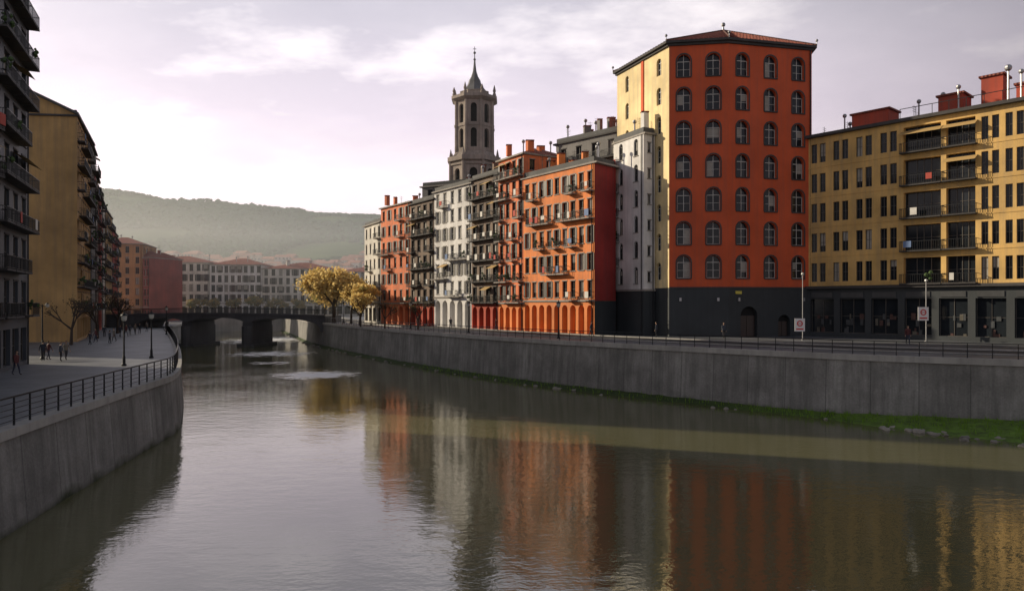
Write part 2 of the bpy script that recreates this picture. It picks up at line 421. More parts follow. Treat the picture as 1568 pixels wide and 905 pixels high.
def groundpoly(name,pts,z,mat):
    import bmesh
    me=bpy.data.meshes.new(name); bm=bmesh.new(); vs=[bm.verts.new((x,y,z)) for x,y in pts]; f=bm.faces.new(vs)
    bmesh.ops.triangulate(bm,faces=[f]); bm.to_mesh(me); bm.free()
    me.materials.append(mat)
    for p in me.polygons:
        if p.normal.z<0: me.flip_normals(); break
    return obj(name,me)
def paving(name,col,sx=.6):
    m,nt,b=newmat(name); mp=mapping(nt,(1,1,1))
    br=N(nt,'ShaderNodeTexBrick'); br.inputs['Scale'].default_value=1; br.inputs['Brick Width'].default_value=1.2; br.inputs['Row Height'].default_value=.6; br.inputs['Mortar Size'].default_value=.02
    br.inputs['Color1'].default_value=tuple(c*.88 for c in col)+(1,); br.inputs['Color2'].default_value=tuple(c*1.1 for c in col)+(1,); br.inputs['Mortar'].default_value=tuple(c*.5 for c in col)+(1,)
    nt.links.new(mp.outputs[0],br.inputs[0]); n=noisen(nt,mp,.25,6,.6)
    c=mix(nt,ramp(nt,n.outputs[0],.35,.7).outputs[0],mix(nt,1,br.outputs[0],(.6,.6,.6),'MULTIPLY'),br.outputs[0])
    nt.links.new(c,b.inputs['Base Color']); b.inputs['Roughness'].default_value=.55; return m
pav=paving('promenade_paving',(.17,.18,.20)); asph=plaster('asphalt',(.055,.055,.058),.85,.3,.2)
def inset(P,o):
    out=[]
    for i in range(len(P)):
        a=P[max(0,i-1)];b=P[min(len(P)-1,i+1)];t=Vector((b[0]-a[0],b[1]-a[1])).normalized(); out.append((P[i][0]-t.y*o,P[i][1]+t.x*o))
    return out
groundpoly('promenade',inset(RB,-.3)+[(-74,300),(2600,300),(2600,-400),(110,-400)],RG-.03,pav)
groundpoly('promenade',inset(LB,.3)+[(-98,300),(-2600,300),(-2600,-400),(-6,-400)],LG,pav)
ribbon('road',resample(RB,3),[(-11.2,RG+.006-.02),(-5.2,RG+.006-.02)],asph)
krb=emp('kerb'); ribbon('kerb_stone',resample(RB,3),[(-5.2,RG-.03),(-5.2,RG+.1),(-5.0,RG+.1),(-5.0,RG-.03)],copem,krb)
ribbon('kerb_stone',resample(RB,3),[(-11.4,RG-.03),(-11.4,RG+.1),(-11.2,RG+.1),(-11.2,RG-.03)],copem,krb)
fb=G('far_embankment'); fb.p('face',copem).poly([(-100,231,-1),(-70,234,-1),(-70,234,5),(-100,231,5)]); fb.p('face').poly([(-100,231,5),(-70,234,5),(-70,300,5),(-100,300,5)]); fb.done()

# ---------------------------------------------------------------- water
def build_water():
    m,nt,b=newmat('river_water'); b.inputs['Roughness'].default_value=.06
    geo=N(nt,'ShaderNodeNewGeometry')
    n0=noisen(nt,mapping(nt,(.05,.02,1)),1,3)
    col=mix(nt,n0.outputs[0],(.10,.098,.045),(.15,.142,.068))
    sky_glare=None  # white ripple patches: bright sky reflection painted into the water colour
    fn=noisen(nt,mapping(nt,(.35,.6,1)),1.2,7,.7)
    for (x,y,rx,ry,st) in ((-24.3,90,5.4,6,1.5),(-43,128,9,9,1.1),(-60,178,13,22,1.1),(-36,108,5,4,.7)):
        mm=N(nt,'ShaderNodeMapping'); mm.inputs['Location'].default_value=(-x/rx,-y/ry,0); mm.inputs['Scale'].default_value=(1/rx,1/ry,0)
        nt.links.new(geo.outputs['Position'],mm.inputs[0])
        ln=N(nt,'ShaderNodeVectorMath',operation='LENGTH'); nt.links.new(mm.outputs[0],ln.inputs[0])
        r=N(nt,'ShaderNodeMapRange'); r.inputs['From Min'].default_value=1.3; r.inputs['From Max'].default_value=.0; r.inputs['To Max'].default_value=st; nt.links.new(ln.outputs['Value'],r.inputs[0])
        if sky_glare is None: sky_glare=r.outputs[0]
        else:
            a=N(nt,'ShaderNodeMath',operation='MAXIMUM'); nt.links.new(sky_glare,a.inputs[0]); nt.links.new(r.outputs[0],a.inputs[1]); sky_glare=a.outputs[0]
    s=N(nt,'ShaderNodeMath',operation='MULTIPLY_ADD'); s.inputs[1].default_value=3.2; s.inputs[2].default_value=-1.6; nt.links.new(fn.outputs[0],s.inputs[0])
    a=N(nt,'ShaderNodeMath',operation='MULTIPLY_ADD'); a.inputs[1].default_value=1.0; nt.links.new(sky_glare,a.inputs[0]); nt.links.new(s.outputs[0],a.inputs[2])
    g=N(nt,'ShaderNodeMath',operation='GREATER_THAN'); g.inputs[1].default_value=.001; nt.links.new(sky_glare,g.inputs[0])
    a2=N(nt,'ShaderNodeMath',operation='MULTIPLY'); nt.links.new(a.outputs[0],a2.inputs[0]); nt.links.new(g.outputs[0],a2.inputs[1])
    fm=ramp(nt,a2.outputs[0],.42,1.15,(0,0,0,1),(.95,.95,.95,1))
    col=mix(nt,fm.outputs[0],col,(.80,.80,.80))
    nt.links.new(col,b.inputs['Base Color'])
    b.inputs['IOR'].default_value=2.4
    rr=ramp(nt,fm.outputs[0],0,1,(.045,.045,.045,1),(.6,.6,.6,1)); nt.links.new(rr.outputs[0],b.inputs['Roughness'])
    w1=noisen(nt,mapping(nt,(1,1.6,1)),.7,3,.5); w2=noisen(nt,mapping(nt,(1,1.5,1)),3.2,3,.55); w3=noisen(nt,mapping(nt,(1,1,1)),.07,3)
    k=ramp(nt,w3.outputs[0],.38,.65,(.35,.35,.35,1),(1,1,1,1))
    b1=N(nt,'ShaderNodeBump'); b1.inputs['Distance'].default_value=.024; nt.links.new(k.outputs[0],b1.inputs['Strength']); nt.links.new(w1.outputs[0],b1.inputs['Height'])
    b2=N(nt,'ShaderNodeBump'); b2.inputs['Distance'].default_value=.010; nt.links.new(k.outputs[0],b2.inputs['Strength']); nt.links.new(w2.outputs[0],b2.inputs['Height']); nt.links.new(b1.outputs[0],b2.inputs['Normal'])
    nt.links.new(b2.outputs[0],b.inputs['Normal'])
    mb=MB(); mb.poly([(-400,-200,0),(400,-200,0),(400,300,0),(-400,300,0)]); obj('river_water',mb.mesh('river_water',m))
build_water()

# ---------------------------------------------------------------- grass bank + rocks
def bankw(x): return 5.0*max(0,1-abs(x-39)/14)**.7 if 25<x<53 else 0
def grassbank():
    m,nt,b=newmat('bank_grass'); mp=mapping(nt,(1,1,1)); n=noisen(nt,mp,1.2,6,.7)
    c=mix(nt,ramp(nt,n.outputs[0],.35,.65).outputs[0],(.06,.09,.02),(.15,.27,.03))
    sx=N(nt,'ShaderNodeSeparateXYZ'); nt.links.new(mp.outputs[0],sx.inputs[0])
    mr=N(nt,'ShaderNodeMapRange'); mr.inputs['From Min'].default_value=16; mr.inputs['From Max'].default_value=30; nt.links.new(sx.outputs[0],mr.inputs[0])
    c=mix(nt,mr.outputs[0],mix(nt,n.outputs[0],(.018,.028,.011),(.055,.09,.02)),c)
    nt.links.new(c,b.inputs['Base Color']); b.inputs['Roughness'].default_value=.95
    P=RBs;n=len(P);vs=[];fs=[];tuft=MB();K=8
    for i,p in enumerate(P):
        a=P[max(0,i-1)];q=P[min(n-1,i+1)];t=Vector((q[0]-a[0],q[1]-a[1])).normalized()
        d=p[0]
        wid=1.0+.35*noise.noise(Vector((i*.21,0,0)))+bankw(d)
        if p[1]>100: wid*=.8
        for j in range(K):
            s=j/(K-1); o=.2+wid*s; z=(.5+.10*bankw(d))*(1-s)**.8-.08+.14*noise.noise(Vector((p[0]*.6+j,p[1]*.6,3)))
            vs.append((p[0]-t.y*o,p[1]+t.x*o,z))
            if p[1]<100:
                for _ in range(12 if 25<d<53 else (2 if d<20 else 4)):
                    oo=o+R.uniform(-.3,.3); x=p[0]-t.y*oo+R.uniform(-.7,.7)*t.x; y=p[1]+t.x*oo+R.uniform(-.7,.7)*t.y
                    if s<.85:
                        h=R.uniform(.12,.36);dx=R.uniform(-.1,.1);dy=R.uniform(-.1,.1);w=.035; tuft.poly([(x-w,y,z-.1),(x+w,y,z-.1),(x+dx,y+dy,z+h)])
    for i in range(n-1):
        for j in range(K-1): fs.append((i*K+j,(i+1)*K+j,(i+1)*K+j+1,i*K+j+1))
    me=bpy.data.meshes.new('grass_bank'); me.from_pydata(vs,[],fs); me.update(); me.materials.append(m)
    e=emp('grass_bank'); obj('soil_and_moss',me,e)
    gm=leafmat('grass_blades',(.18,.32,.035)); obj('grass_blades',tuft.mesh('grass_blades',gm),e)
    rk=MB()
    for _ in range(800):
        i=R.randrange(n-1); p=P[i]
        if not(28<p[0]<56) and R.random()<.85: continue
        q=P[i+1];t=Vector((q[0]-p[0],q[1]-p[1])).normalized()
        wid=1.0+bankw(p[0])
        o=.2+wid*R.uniform(.78,1.15); r=R.uniform(.1,.36)
        c=(p[0]-t.y*o+R.uniform(-.8,.8)*t.x,p[1]+t.x*o+R.uniform(-.8,.8)*t.y,R.uniform(-.05,.06)); k0=len(rk.v)
        rk.lathe(c,[(.01,-r*.5),(r,-.1*r),(r*.85,r*.35),(.35*r,r*.55),(.01,r*.6)],7)
        for k in range(k0,len(rk.v)): 
            v=Vector(rk.v[k]); v+=Vector(noise.noise_vector(v*4))*r*.4; rk.v[k]=tuple(v)
    obj('river_rocks',rk.mesh('river_rocks',plaster('rock',(.34,.31,.27),.9,.5,.2,.6)))
grassbank()

# ---------------------------------------------------------------- railings
def railing(P,o,z,h,name,spacing,rails,mat=iron,pr=.035):
    g=G(name); Q=resample(inset(P,o),spacing)
    pm=g.p('posts',mat); rm=g.p('rails',mat)
    for q in Q: pm.cyl((q[0],q[1],z-.02),(q[0],q[1],z+h),pr,pr*.8,6)
    for a,b in zip(Q,Q[1:]):
        for k,r in rails: rm.cyl((a[0],a[1],z+h*k),(b[0],b[1],z+h*k),r,r,5,False)
    g.done()
railing([p for p in LB if p[1]<160],.2,4.0,1.15,'quay_railing',1.35,[(1,.045),(.78,.018),(.58,.018),(.38,.018),(.18,.018)],pr=.045)
railing([p for p in RB if p[1]<200],-.2,5.02,1.05,'quay_railing',1.5,[(1,.035),(.75,.014),(.5,.014),(.25,.014)],pr=.035)

# ---------------------------------------------------------------- right bank houses
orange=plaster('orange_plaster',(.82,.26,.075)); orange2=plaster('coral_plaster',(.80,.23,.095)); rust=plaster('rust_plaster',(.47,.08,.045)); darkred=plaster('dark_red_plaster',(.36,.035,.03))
cream=plaster('cream_plaster',(.76,.72,.65)); white=plaster('white_plaster',(.80,.78,.76)); ochre=plaster('ochre_plaster',(.74,.47,.16)); tan=plaster('tan_plaster',(.48,.30,.12))
towerred=plaster('red_ochre_plaster',(.66,.11,.036),.85,.22,.25); yell=plaster('pale_yellow_plaster',(.86,.68,.36)); greyp=plaster('grey_plaster',(.24,.23,.22)); brownp=plaster('brown_plaster',(.20,.145,.11))
trimgrey=plaster('trim_stone',(.34,.31,.28)); darktrim=plaster('dark_trim',(.07,.065,.065))
RBd=[(-31.2,152),(-25.9,142),(-18.7,132),(-13.4,124),(-6.4,114),(-2.0,107),(1.65,101),(10.2,89)]
A,B_,C,D,E,F_,G_,H=RBd
z=RG-.03
house('pale_townhouse',quad(A,B_,12),z,25,cream,trimgrey,{0:dict(ncol=4,ow=1,oh=1.9,sill=.6,bal=.4),1:dict(ncol=3,ow=1,oh=1.9,sill=.6)},rk='flat',seed=2).done()
house('orange_townhouse',quad(B_,C,12),z,27.5,orange2,trimgrey,{0:dict(ncol=5,ow=1,oh=1.9,sill=.6,bal=.35,shut=.4),1:dict(ncol=3,ow=1,oh=1.9,sill=.6)},gstyle='arcade',nfl=6,rk='hip',rmat=browntile,rh=1.6,seed=3).done()
house('rust_townhouse',quad(C,D,11),z,26.9,brownp,darktrim,{0:dict(ncol=4,ow=1.3,oh=2.1,sill=.3,bal=.9),1:dict(ncol=3,ow=1,oh=1.9,sill=.6)},gstyle='arcade',nfl=6,groundwall=rust,seed=4).done()
house('white_townhouse',quad(D,E,12),z,27.9,white,trimgrey,{0:dict(ncol=5,ow=1.05,oh=2.0,sill=.55,bal=.3,shut=.3),1:dict(ncol=4,ow=1,oh=1.9,sill=.6)},ground=5,gstyle='arcade',nfl=6,seed=5,frame=whitef).done()
house('balconied_apartment_house',quad(E,F_,11),z,28.2,brownp,darktrim,{0:dict(ncol=4,ow=1.3,oh=2.2,sill=.25,bal=1,clutter=.9),1:dict(ncol=3,ow=1,oh=1.9,sill=.6)},gstyle='arcade',nfl=6,groundwall=rust,clut=12,seed=6).done()
hb=house('coral_townhouse',quad(F_,G_,8.6),z,29.9,orange2,trimgrey,{0:dict(ncol=4,ow=1,oh=2.1,sill=.4,bal=.6,shut=.3,clutter=.9,gcol=4),1:dict(ncol=3,ow=.9,oh=1.5,sill=.9)},gstyle='arcade',nfl=7,groundwall=orange,rk='hip',rmat=redtile,rh=1.8,seed=7); hb.done()
pg=[G_,H,(13.3,92.4),(5.4,104)]
hg=house('orange_apartment_house',pg,z,26.3,orange,trimgrey,{0:dict(ncol=9,ow=.95,oh=2.1,sill=.45,bal=.42,shut=.35,clutter=.9,curt=.4)},ground=4.3,gstyle='arcade',nfl=5,rk='flat',over=.6,clut=14,seed=8)
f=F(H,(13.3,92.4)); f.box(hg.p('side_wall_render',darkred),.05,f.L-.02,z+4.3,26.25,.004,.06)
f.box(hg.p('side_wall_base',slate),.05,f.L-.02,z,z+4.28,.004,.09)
hg.done()
pw=[(13.25,93.6),(16.1,87.8),(17.6,88.6),(14.7,95.2)]
hw=house('narrow_white_house',pw,z,29.6,white,trimgrey,{0:dict(ncol=2,ow=.85,oh=2.1,sill=.8,curt=.5,arch=True),1:dict(ncol=1,ow=.5,oh=1.2,sill=1)},ground=5.6,gstyle='plain',nfl=6,over=.35,clut=3,seed=9,groundwall=slate,frame=woodf)
f=F(pw[0],pw[1])
for k in range(1,6): balcony(hw,f,.2,1.3,z+5.6+k*3.17,.5,clutter=.8)
hw.done()
hh=house('terraced_roof_house',[(6.5,106),(14.6,97.5),(20,103),(12,112)],z,32.2,greyp,darktrim,{0:dict(ncol=4,ow=1,oh=2,sill=.5,bal=1),1:dict(ncol=3,ow=1,oh=2,sill=.5)},nfl=7,clut=22,seed=10); hh.done()

# red corner tower building
def corner_tower():
    B=G('red_corner_tower_building'); setmats(B,towerred,darktrim,whitef,darktrim)
    B.p('base_walls',slate); B.p('yellow_walls',yell); B.p('glass',glass)
    P=[(14.2,97.0),(18.8,86.0),(25.6,85.0),(36.5,87.5),(38,98),(26,104)]
    zt=39.9; zb=10.8; n=7; fh=(zt-1.1-zb)/n
    rng=random.Random(4)
    for i,(nc) in ((1,2),(2,3)):
        f=F(P[i],P[i+1]); cw=f.L/nc
        for k in range(n):
            v0=zb+k*fh
            for c in range(nc):
                cc=(c+.5)*cw; ow=1.55; b0=v0+1.15;b1=b0+2.65
                cell(B,f,c*cw,(c+1)*cw,v0,v0+fh,cc-ow/2,cc+ow/2,b0,b1,True,.42,bars=2,seg=10,t=.07)
                f.box(B.p('sills'),cc-ow/2-.12,cc+ow/2+.12,b0-.13,b0-.002,0,.13)
                r=ow/2+.02; s=b1-ow/2
                for q in range(10):
                    a0=math.pi*q/10;a1=math.pi*(q+1)/10
                    pts=[(cc+rr*math.cos(a),s+rr*math.sin(a)) for rr,a in((r,a0),(r+.16,a0),(r+.16,a1),(r,a1))]
                    B.p('sills',darktrim).poly([f(x,y,.05) for x,y in pts])
                    B.p('sills').poly([f(pts[1][0],pts[1][1],.05),f(pts[1][0],pts[1][1],0),f(pts[2][0],pts[2][1],0),f(pts[2][0],pts[2][1],.05)])
                for sx in(-1,1): 
                    x0=cc+sx*(r+.08)-.08; f.box(B.p('sills'),x0,x0+.16,b0+.002,s,.0,.05)
                q=rng.random()
                if q<.45:
                    t=b0+.12+rng.choice([0,0,.6,1.0]); side=rng.random()
                    a_,b_=(cc-ow/2+.1,cc-.06) if side<.4 else ((cc+.06,cc+ow/2-.1) if side<.8 else (cc-ow/2+.1,cc+ow/2-.1))
                    f.box(B.p('curtains',curtain),a_,b_,t,b1-ow/2-.08,-.415,-.408)
        B.p('walls').poly([f(0,zt-1.1),f(f.L,zt-1.1),f(f.L,zt),f(0,zt)])
        doors=[] if i==1 else [(1.6,2.2,3.6),(6.6,1.6,2.6)]
        u=0
        for (a,w_,h_) in doors:
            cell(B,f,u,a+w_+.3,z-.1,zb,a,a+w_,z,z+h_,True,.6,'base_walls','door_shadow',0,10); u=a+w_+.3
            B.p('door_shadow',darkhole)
            B.p('door',simple('door_paint',(.05,.035,.03),.5)); f.box(B.p('door'),a+.05,a+w_/2-.02,z+.02,z+h_-w_/2,-.58,-.52); f.box(B.p('door'),a+w_/2+.02,a+w_-.05,z+.02,z+h_-w_/2,-.58,-.52)
        B.p('base_walls').poly([f(u,z-.1),f(f.L,z-.1),f(f.L,zb),f(u,zb)])
        f.box(B.p('trim'),0,f.L,zb-.12,zb+.1,.0,.07)
        for q in (1.2,f.L-1.3): f.box(B.p('wall_lights',metalr),q,q+.25,zb-1.6,zb-1.2,0,.2)
    f=F(P[2],P[3]); f.box(B.p('shop_plaque',simple('plaque_yellow',(.6,.5,.08),.5)),.9,1.7,zb-.75,zb-.4,.0,.1)
    f=F(P[0],P[1]); n2=8; fh=(zt-.6-zb)/n2; L_=f.L
    for k in range(n2):
        v0=zb+k*fh
        for (u0,u1,a,w_) in ((0,4.6,2.1,.8),(4.6,8.2,5.6,.0),(8.2,L_,9.3,1.0)):
            if w_>0: cell(B,f,u0,u1,v0,v0+fh,a,a+w_,v0+1,v0+3.1,True,.3,'yellow_walls','glass',2,8)
            else: B.p('yellow_walls').poly([f(u0,v0),f(u1,v0),f(u1,v0+fh),f(u0,v0+fh)])
    B.p('yellow_walls').poly([f(0,zt-.6),f(L_,zt-.6),f(L_,zt),f(0,zt)])
    f.box(B.p('red_pilaster',towerred),6.0,6.5,zb+.1,zt-.3,.0,.12)
    B.p('base_walls').poly([f(0,z-.1),f(L_,z-.1),f(L_,zb),f(0,zb)])
    f.box(B.p('base_walls'),L_-3,L_-2.2,z+2.6,z+3.6,.0,.05)
    for i in (3,4,5):
        f=F(P[i],P[(i+1)%6]); plainwall(B,f,z-.1,zt)
    slab(B.p('cornice',darktrim),off(P,.28),zt-.25,zt+.02); slab(B.p('cornice'),off(P,.6),zt+.022,zt+.3)
    o=off(P,.58); ap=(27.5,93.5,zt+4.5); m=B.p('roof',redtile)
    for i in range(6):
        a,b=o[i],o[(i+1)%6]; m.poly([(a[0],a[1],zt+.302),(b[0],b[1],zt+.302),ap])
        B.p('roof_ridges',browntile).cyl((a[0],a[1],zt+.36),ap,.13,.13,6)
        B.p('finials',metalr).cyl((a[0],a[1],zt+.3),(a[0],a[1],zt+.8),.05,.04,6); B.p('finials').ball((a[0],a[1],zt+.9),.17)
        A_=Vector((a[0],a[1],zt+.33));Bv=Vector((b[0],b[1],zt+.33));AP=Vector(ap)
        nr=int((Bv-A_).length/.55)
        for k in range(1,nr):
            t=k/nr; s0=A_.lerp(Bv,t)
            mid=A_.lerp(Bv,.5); up=(AP-mid); kk=1-abs(2*t-1); s1=s0+up*kk*.97
            m.cyl(s0,s1,.06,.06,4,False)
    B.p('finials').cyl(ap,(ap[0],ap[1],ap[2]+.6),.16,.08,8); B.p('finials').ball((ap[0],ap[1],ap[2]+.75),.28)
    B.p('drainpipes',iron).cyl(F(P[2],P[3])(10.9,z,.15),F(P[2],P[3])(10.9,zt-.3,.15),.07,.07,6)
    B.done()
corner_tower()

def yellow_block():
    B=G('yellow_apartment_block'); setmats(B,ochre,trimgrey,woodf,darktrim); B.p('base_walls',slate); rng=random.Random(12)
    p0=(36.0,87.5); d=Vector((14,-15.5)).normalized(); p1=(43,79.4)
    f=F(p0,p1); zb=z+6; n=5; fh=3.58; zt=zb+n*fh
    f2=F(p1,(43+d.x*34,79.4+d.y*34))
    for k in range(n):
        floorstrip(B,f,0,f.L,zb+k*fh,zb+(k+1)*fh,4,.72,2.25,.55,bal=0,pair=True,rng=rng,lintel=False,bars=2,curt=.2)
    bays=[('b',4.2),('b',3.2),('p',4.2),('w',3.4),('b',3.4),('p',4.2),('b',3.4),('p',4),('b',4)]
    u=0
    for ty,wd in bays:
        for k in range(n):
            v0=zb+k*fh; v1=v0+fh
            if ty=='b':
                cell(B,f2,u,u+wd,v0,v1,u+.25,u+wd-.25,v0+.15,v0+2.95,False,.7,bars=2)
                f2.box(B.p('window_frames'),u+wd*.33,u+wd*.33+.06,v0+.2,v0+2.95,-.68,-.62); f2.box(B.p('window_frames'),u+wd*.67,u+wd*.67+.06,v0+.2,v0+2.95,-.68,-.62)
                balcony(B,f2,u+.05,u+wd-.05,v0+.14,.8,rng=rng,clutter=.5)
            elif ty=='p': floorstrip(B,f2,u,u+wd,v0,v1,1 if wd<3 else 2,.62,2.35,.4,pair=True,rng=rng,lintel=False,curt=.2)
            else: floorstrip(B,f2,u,u+wd,v0,v1,2,.7,2.35,.4,rng=rng,lintel=False,curt=.5)
        u+=wd
    Lt=u
    for ff,LL,nc in ((f,f.L,3),(f2,Lt,10)):
        cw=LL/nc
        for c in range(nc):
            cell(B,ff,c*cw,(c+1)*cw,z-.1,zb-.35,c*cw+.35,(c+1)*cw-.35,z+.5,zb-1.5,False,.5,'base_walls','glass',2)
            ff.box(B.p('shop_signs',simple('shop_sign',(.05,.052,.055),.5,0,.5,1)),c*cw+.5,(c+1)*cw-.5,zb-1.35,zb-.75,.0,.08)
            for q in range(7):
                x=c*cw+.6+rng.random()*(cw-1.4); mname=rng.choice(['shop_display_a','shop_display_b','shop_display_c'])
                mcol={'shop_display_a':(.07,.03,.025),'shop_display_b':(.05,.055,.06),'shop_display_c':(.10,.09,.07)}[mname]
                y0=z+.55+rng.choice([0,0,.9,1.6]); ff.box(B.p(mname,simple(mname,mcol,.6,0,.9,2)),x,x+rng.uniform(.15,.5),y0,y0+rng.uniform(.2,.8),-.49,-.42+q*.004)
        B.p('base_walls').poly([ff(0,zb-.35),ff(LL,zb-.35),ff(LL,zb),ff(0,zb)])
        ff.box(B.p('ledge',darktrim),0,LL,zb-.3,zb+.02,.0,.55)
        for k in range(1,n): ff.box(B.p('string_course',ochre),0,LL,zb+k*fh-.07,zb+k*fh+.07,.0,.05)
        ff.box(B.p('cornice',darktrim),0,LL,zt+.0,zt+.35,-.3,.6)
        ff.box(B.p('roof_terrace',greyroof),0,LL,zt+.0,zt+.3,-14,-.31)
    for k in range(int(Lt/1.6)):
        f2.box(B.p('terrace_posts',iron),k*1.6,k*1.6+.05,zt+.35,zt+1.35,.35,.4)
    f2.box(B.p('terrace_posts'),0,Lt,zt+1.35,zt+1.41,.34,.42)
    f2.box(B.p('penthouse',rust),12,Lt,zt+.3,zt+2.7,-8,-2.2)
    for k in range(8): f2.box(B.p('penthouse_windows',glass),13+k*2.2,14.3+k*2.2,zt+.7,zt+2.2,-2.21,-2.15)
    m=B.p('roof',redtile)
    m.hexa([f2(11.6,zt+2.7,-1.8),f2(Lt,zt+2.7,-1.8),f2(Lt,zt+2.7,-8.5),f2(11.6,zt+2.7,-8.5),f2(12.4,zt+4.1,-4),f2(Lt,zt+4.1,-4),f2(Lt,zt+4.1,-7),f2(12.4,zt+4.1,-7)])
    for ff,u0,u1,h,w0,w1 in ((f,4.0,8.2,2.3,-6,-3),(f2,2.6,5,2.6,-6.5,-3.5),(f2,6.6,8.6,3.9,-6.5,-4),(f2,10,11.3,2.2,-5,-3)):
        ff.box(B.p('roof_cabins',rust),u0,u1,zt+.3,zt+.3+h,w0,w1); ff.box(B.p('roof'),u0-.2,u1+.2,zt+.301+h,zt+.5+h,w0-.2,w1+.2)
    for ff,LL,cnt in ((f,f.L,9),(f2,22,22)):
        for _ in range(cnt):
            a=rng.uniform(.3,LL-.3); w_=-rng.uniform(1,9); h=rng.uniform(1.0,3.2); b=ff(a,zt+.3,w_); t=(b[0],b[1],zt+.3+h)
            if rng.random()<.5: B.p('vents',metalr).cyl(b,t,.09,.09,6); B.p('vents').ball((t[0],t[1],t[2]+.15),.26)
            else:
                B.p('antennas',iron).cyl(b,t,.04,.02,5)
                for j in range(3): B.p('antennas').box((t[0],t[1],t[2]-.2-.25*j),(.8,.03,.03),.7)
    b=f2(9.3,zt,-3); B.p('vents').cyl(b,(b[0],b[1],zt+4.2),.12,.09,8); B.p('vents').ball((b[0],b[1],zt+4.45),.36)
    bk=F(f2(Lt,0,0)[:2],f2(Lt,0,-14)[:2]); plainwall(B,bk,z-.1,zt+.3)
    B.done()
yellow_block()

# ---------------------------------------------------------------- church tower
def church():
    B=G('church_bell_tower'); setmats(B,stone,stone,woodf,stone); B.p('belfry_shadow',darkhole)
    cx,cy=-7.8,150; k=8
    def octa(r,ph=math.pi/8): return [(cx+r*math.cos(2*math.pi*i/k+ph),cy+r*math.sin(2*math.pi*i/k+ph)) for i in range(k)]
    P=octa(5.2)
    for i in range(k):
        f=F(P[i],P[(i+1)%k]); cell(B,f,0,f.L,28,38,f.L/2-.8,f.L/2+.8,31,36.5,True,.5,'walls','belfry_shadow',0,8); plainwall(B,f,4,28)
        x,y=P[i]; B.p('columns',stone).cyl((x,y,26),(x,y,38.2),.42,.38,8); B.p('columns').cyl((x,y,38.9),(x,y,40.6),.4,.05,6)
    slab(B.p('ledges',stone),octa(5.9),38,38.9); slab(B.p('ledges'),octa(5.5),37.2,37.6)
    slab(B.p('ledges'),octa(5.0),38.9,40.0,octa(4.3))
    P=octa(4.0)
    for i in range(k):
        f=F(P[i],P[(i+1)%k]); w=.62
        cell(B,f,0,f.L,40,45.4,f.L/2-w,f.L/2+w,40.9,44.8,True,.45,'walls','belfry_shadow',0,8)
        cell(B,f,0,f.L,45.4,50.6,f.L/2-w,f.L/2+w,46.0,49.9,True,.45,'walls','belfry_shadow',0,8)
        f.box(B.p('trim'),.5,f.L-.5,45.3,45.6,.0,.14)
        x,y=P[i]; B.p('columns').cyl((x,y,40),(x,y,50.6),.36,.3,8)
        B.p('columns').cyl((x,y,45.2),(x,y,45.7),.45,.45,8)
    slab(B.p('ledges'),octa(4.3),50.6,51.0,octa(5.0)); slab(B.p('ledges'),octa(5.05),51.0,51.6)
    for i,(x,y) in enumerate(octa(4.5)):
        B.p('pinnacles',stone).lathe((x,y,51.6),[(.35,0),(.35,.5),(.2,.7),(.33,1.1),(.05,2.3 if i%2 else 1.9)],8)
    slab(B.p('ledges'),octa(3.4),51.6,52.6,octa(3.1)); slab(B.p('ledges'),octa(3.2),52.6,52.8)
    B.p('spire',plaster('spire_slate',(.16,.16,.17),.7,.3,.5)).lathe((cx,cy,52.8),[(2.6,0),(2.3,.6),(1.7,1.3),(1.35,2.0),(1.2,2.6),(.75,3.4),(.42,4.4),(.25,5.6),(.16,6.8),(.3,7.0),(.1,7.3),(.07,8.6)],8)
    B.p('spire').ball((cx,cy,61.2),.28); B.p('spire').box((cx,cy,61.9),(.1,.1,1.2)); B.p('spire').box((cx,cy,62.0),(.7,.1,.1))
    B.done()
church()
house('church_nave_house',[(-16,128),(-4,122),(4,134),(-8,140)],z,29.5,greyp,trimgrey,{0:dict(ncol=4,ow=1,oh=2,sill=.5)},nfl=7,clut=14,seed=30).done()

# ---------------------------------------------------------------- left bank
lz=LG
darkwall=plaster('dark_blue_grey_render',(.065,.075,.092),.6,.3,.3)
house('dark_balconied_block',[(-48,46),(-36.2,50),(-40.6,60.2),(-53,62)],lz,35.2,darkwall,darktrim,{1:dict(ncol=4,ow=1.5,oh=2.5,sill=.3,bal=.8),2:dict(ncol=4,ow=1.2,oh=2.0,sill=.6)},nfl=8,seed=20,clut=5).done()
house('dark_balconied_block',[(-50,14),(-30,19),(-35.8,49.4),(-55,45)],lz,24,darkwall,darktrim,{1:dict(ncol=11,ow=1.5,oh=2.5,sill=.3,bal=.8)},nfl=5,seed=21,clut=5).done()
house('offscreen_shade_block',[(-114,91.5),(-91,91.5),(-91,113),(-114,113)],lz,60,greyp,darktrim,{0:dict(ncol=8,ow=1.3,oh=2,sill=.6),1:dict(ncol=8,ow=1.3,oh=2,sill=.6)},nfl=15,seed=24,clut=5).done()  # added out of view so its shadow covers the right river wall
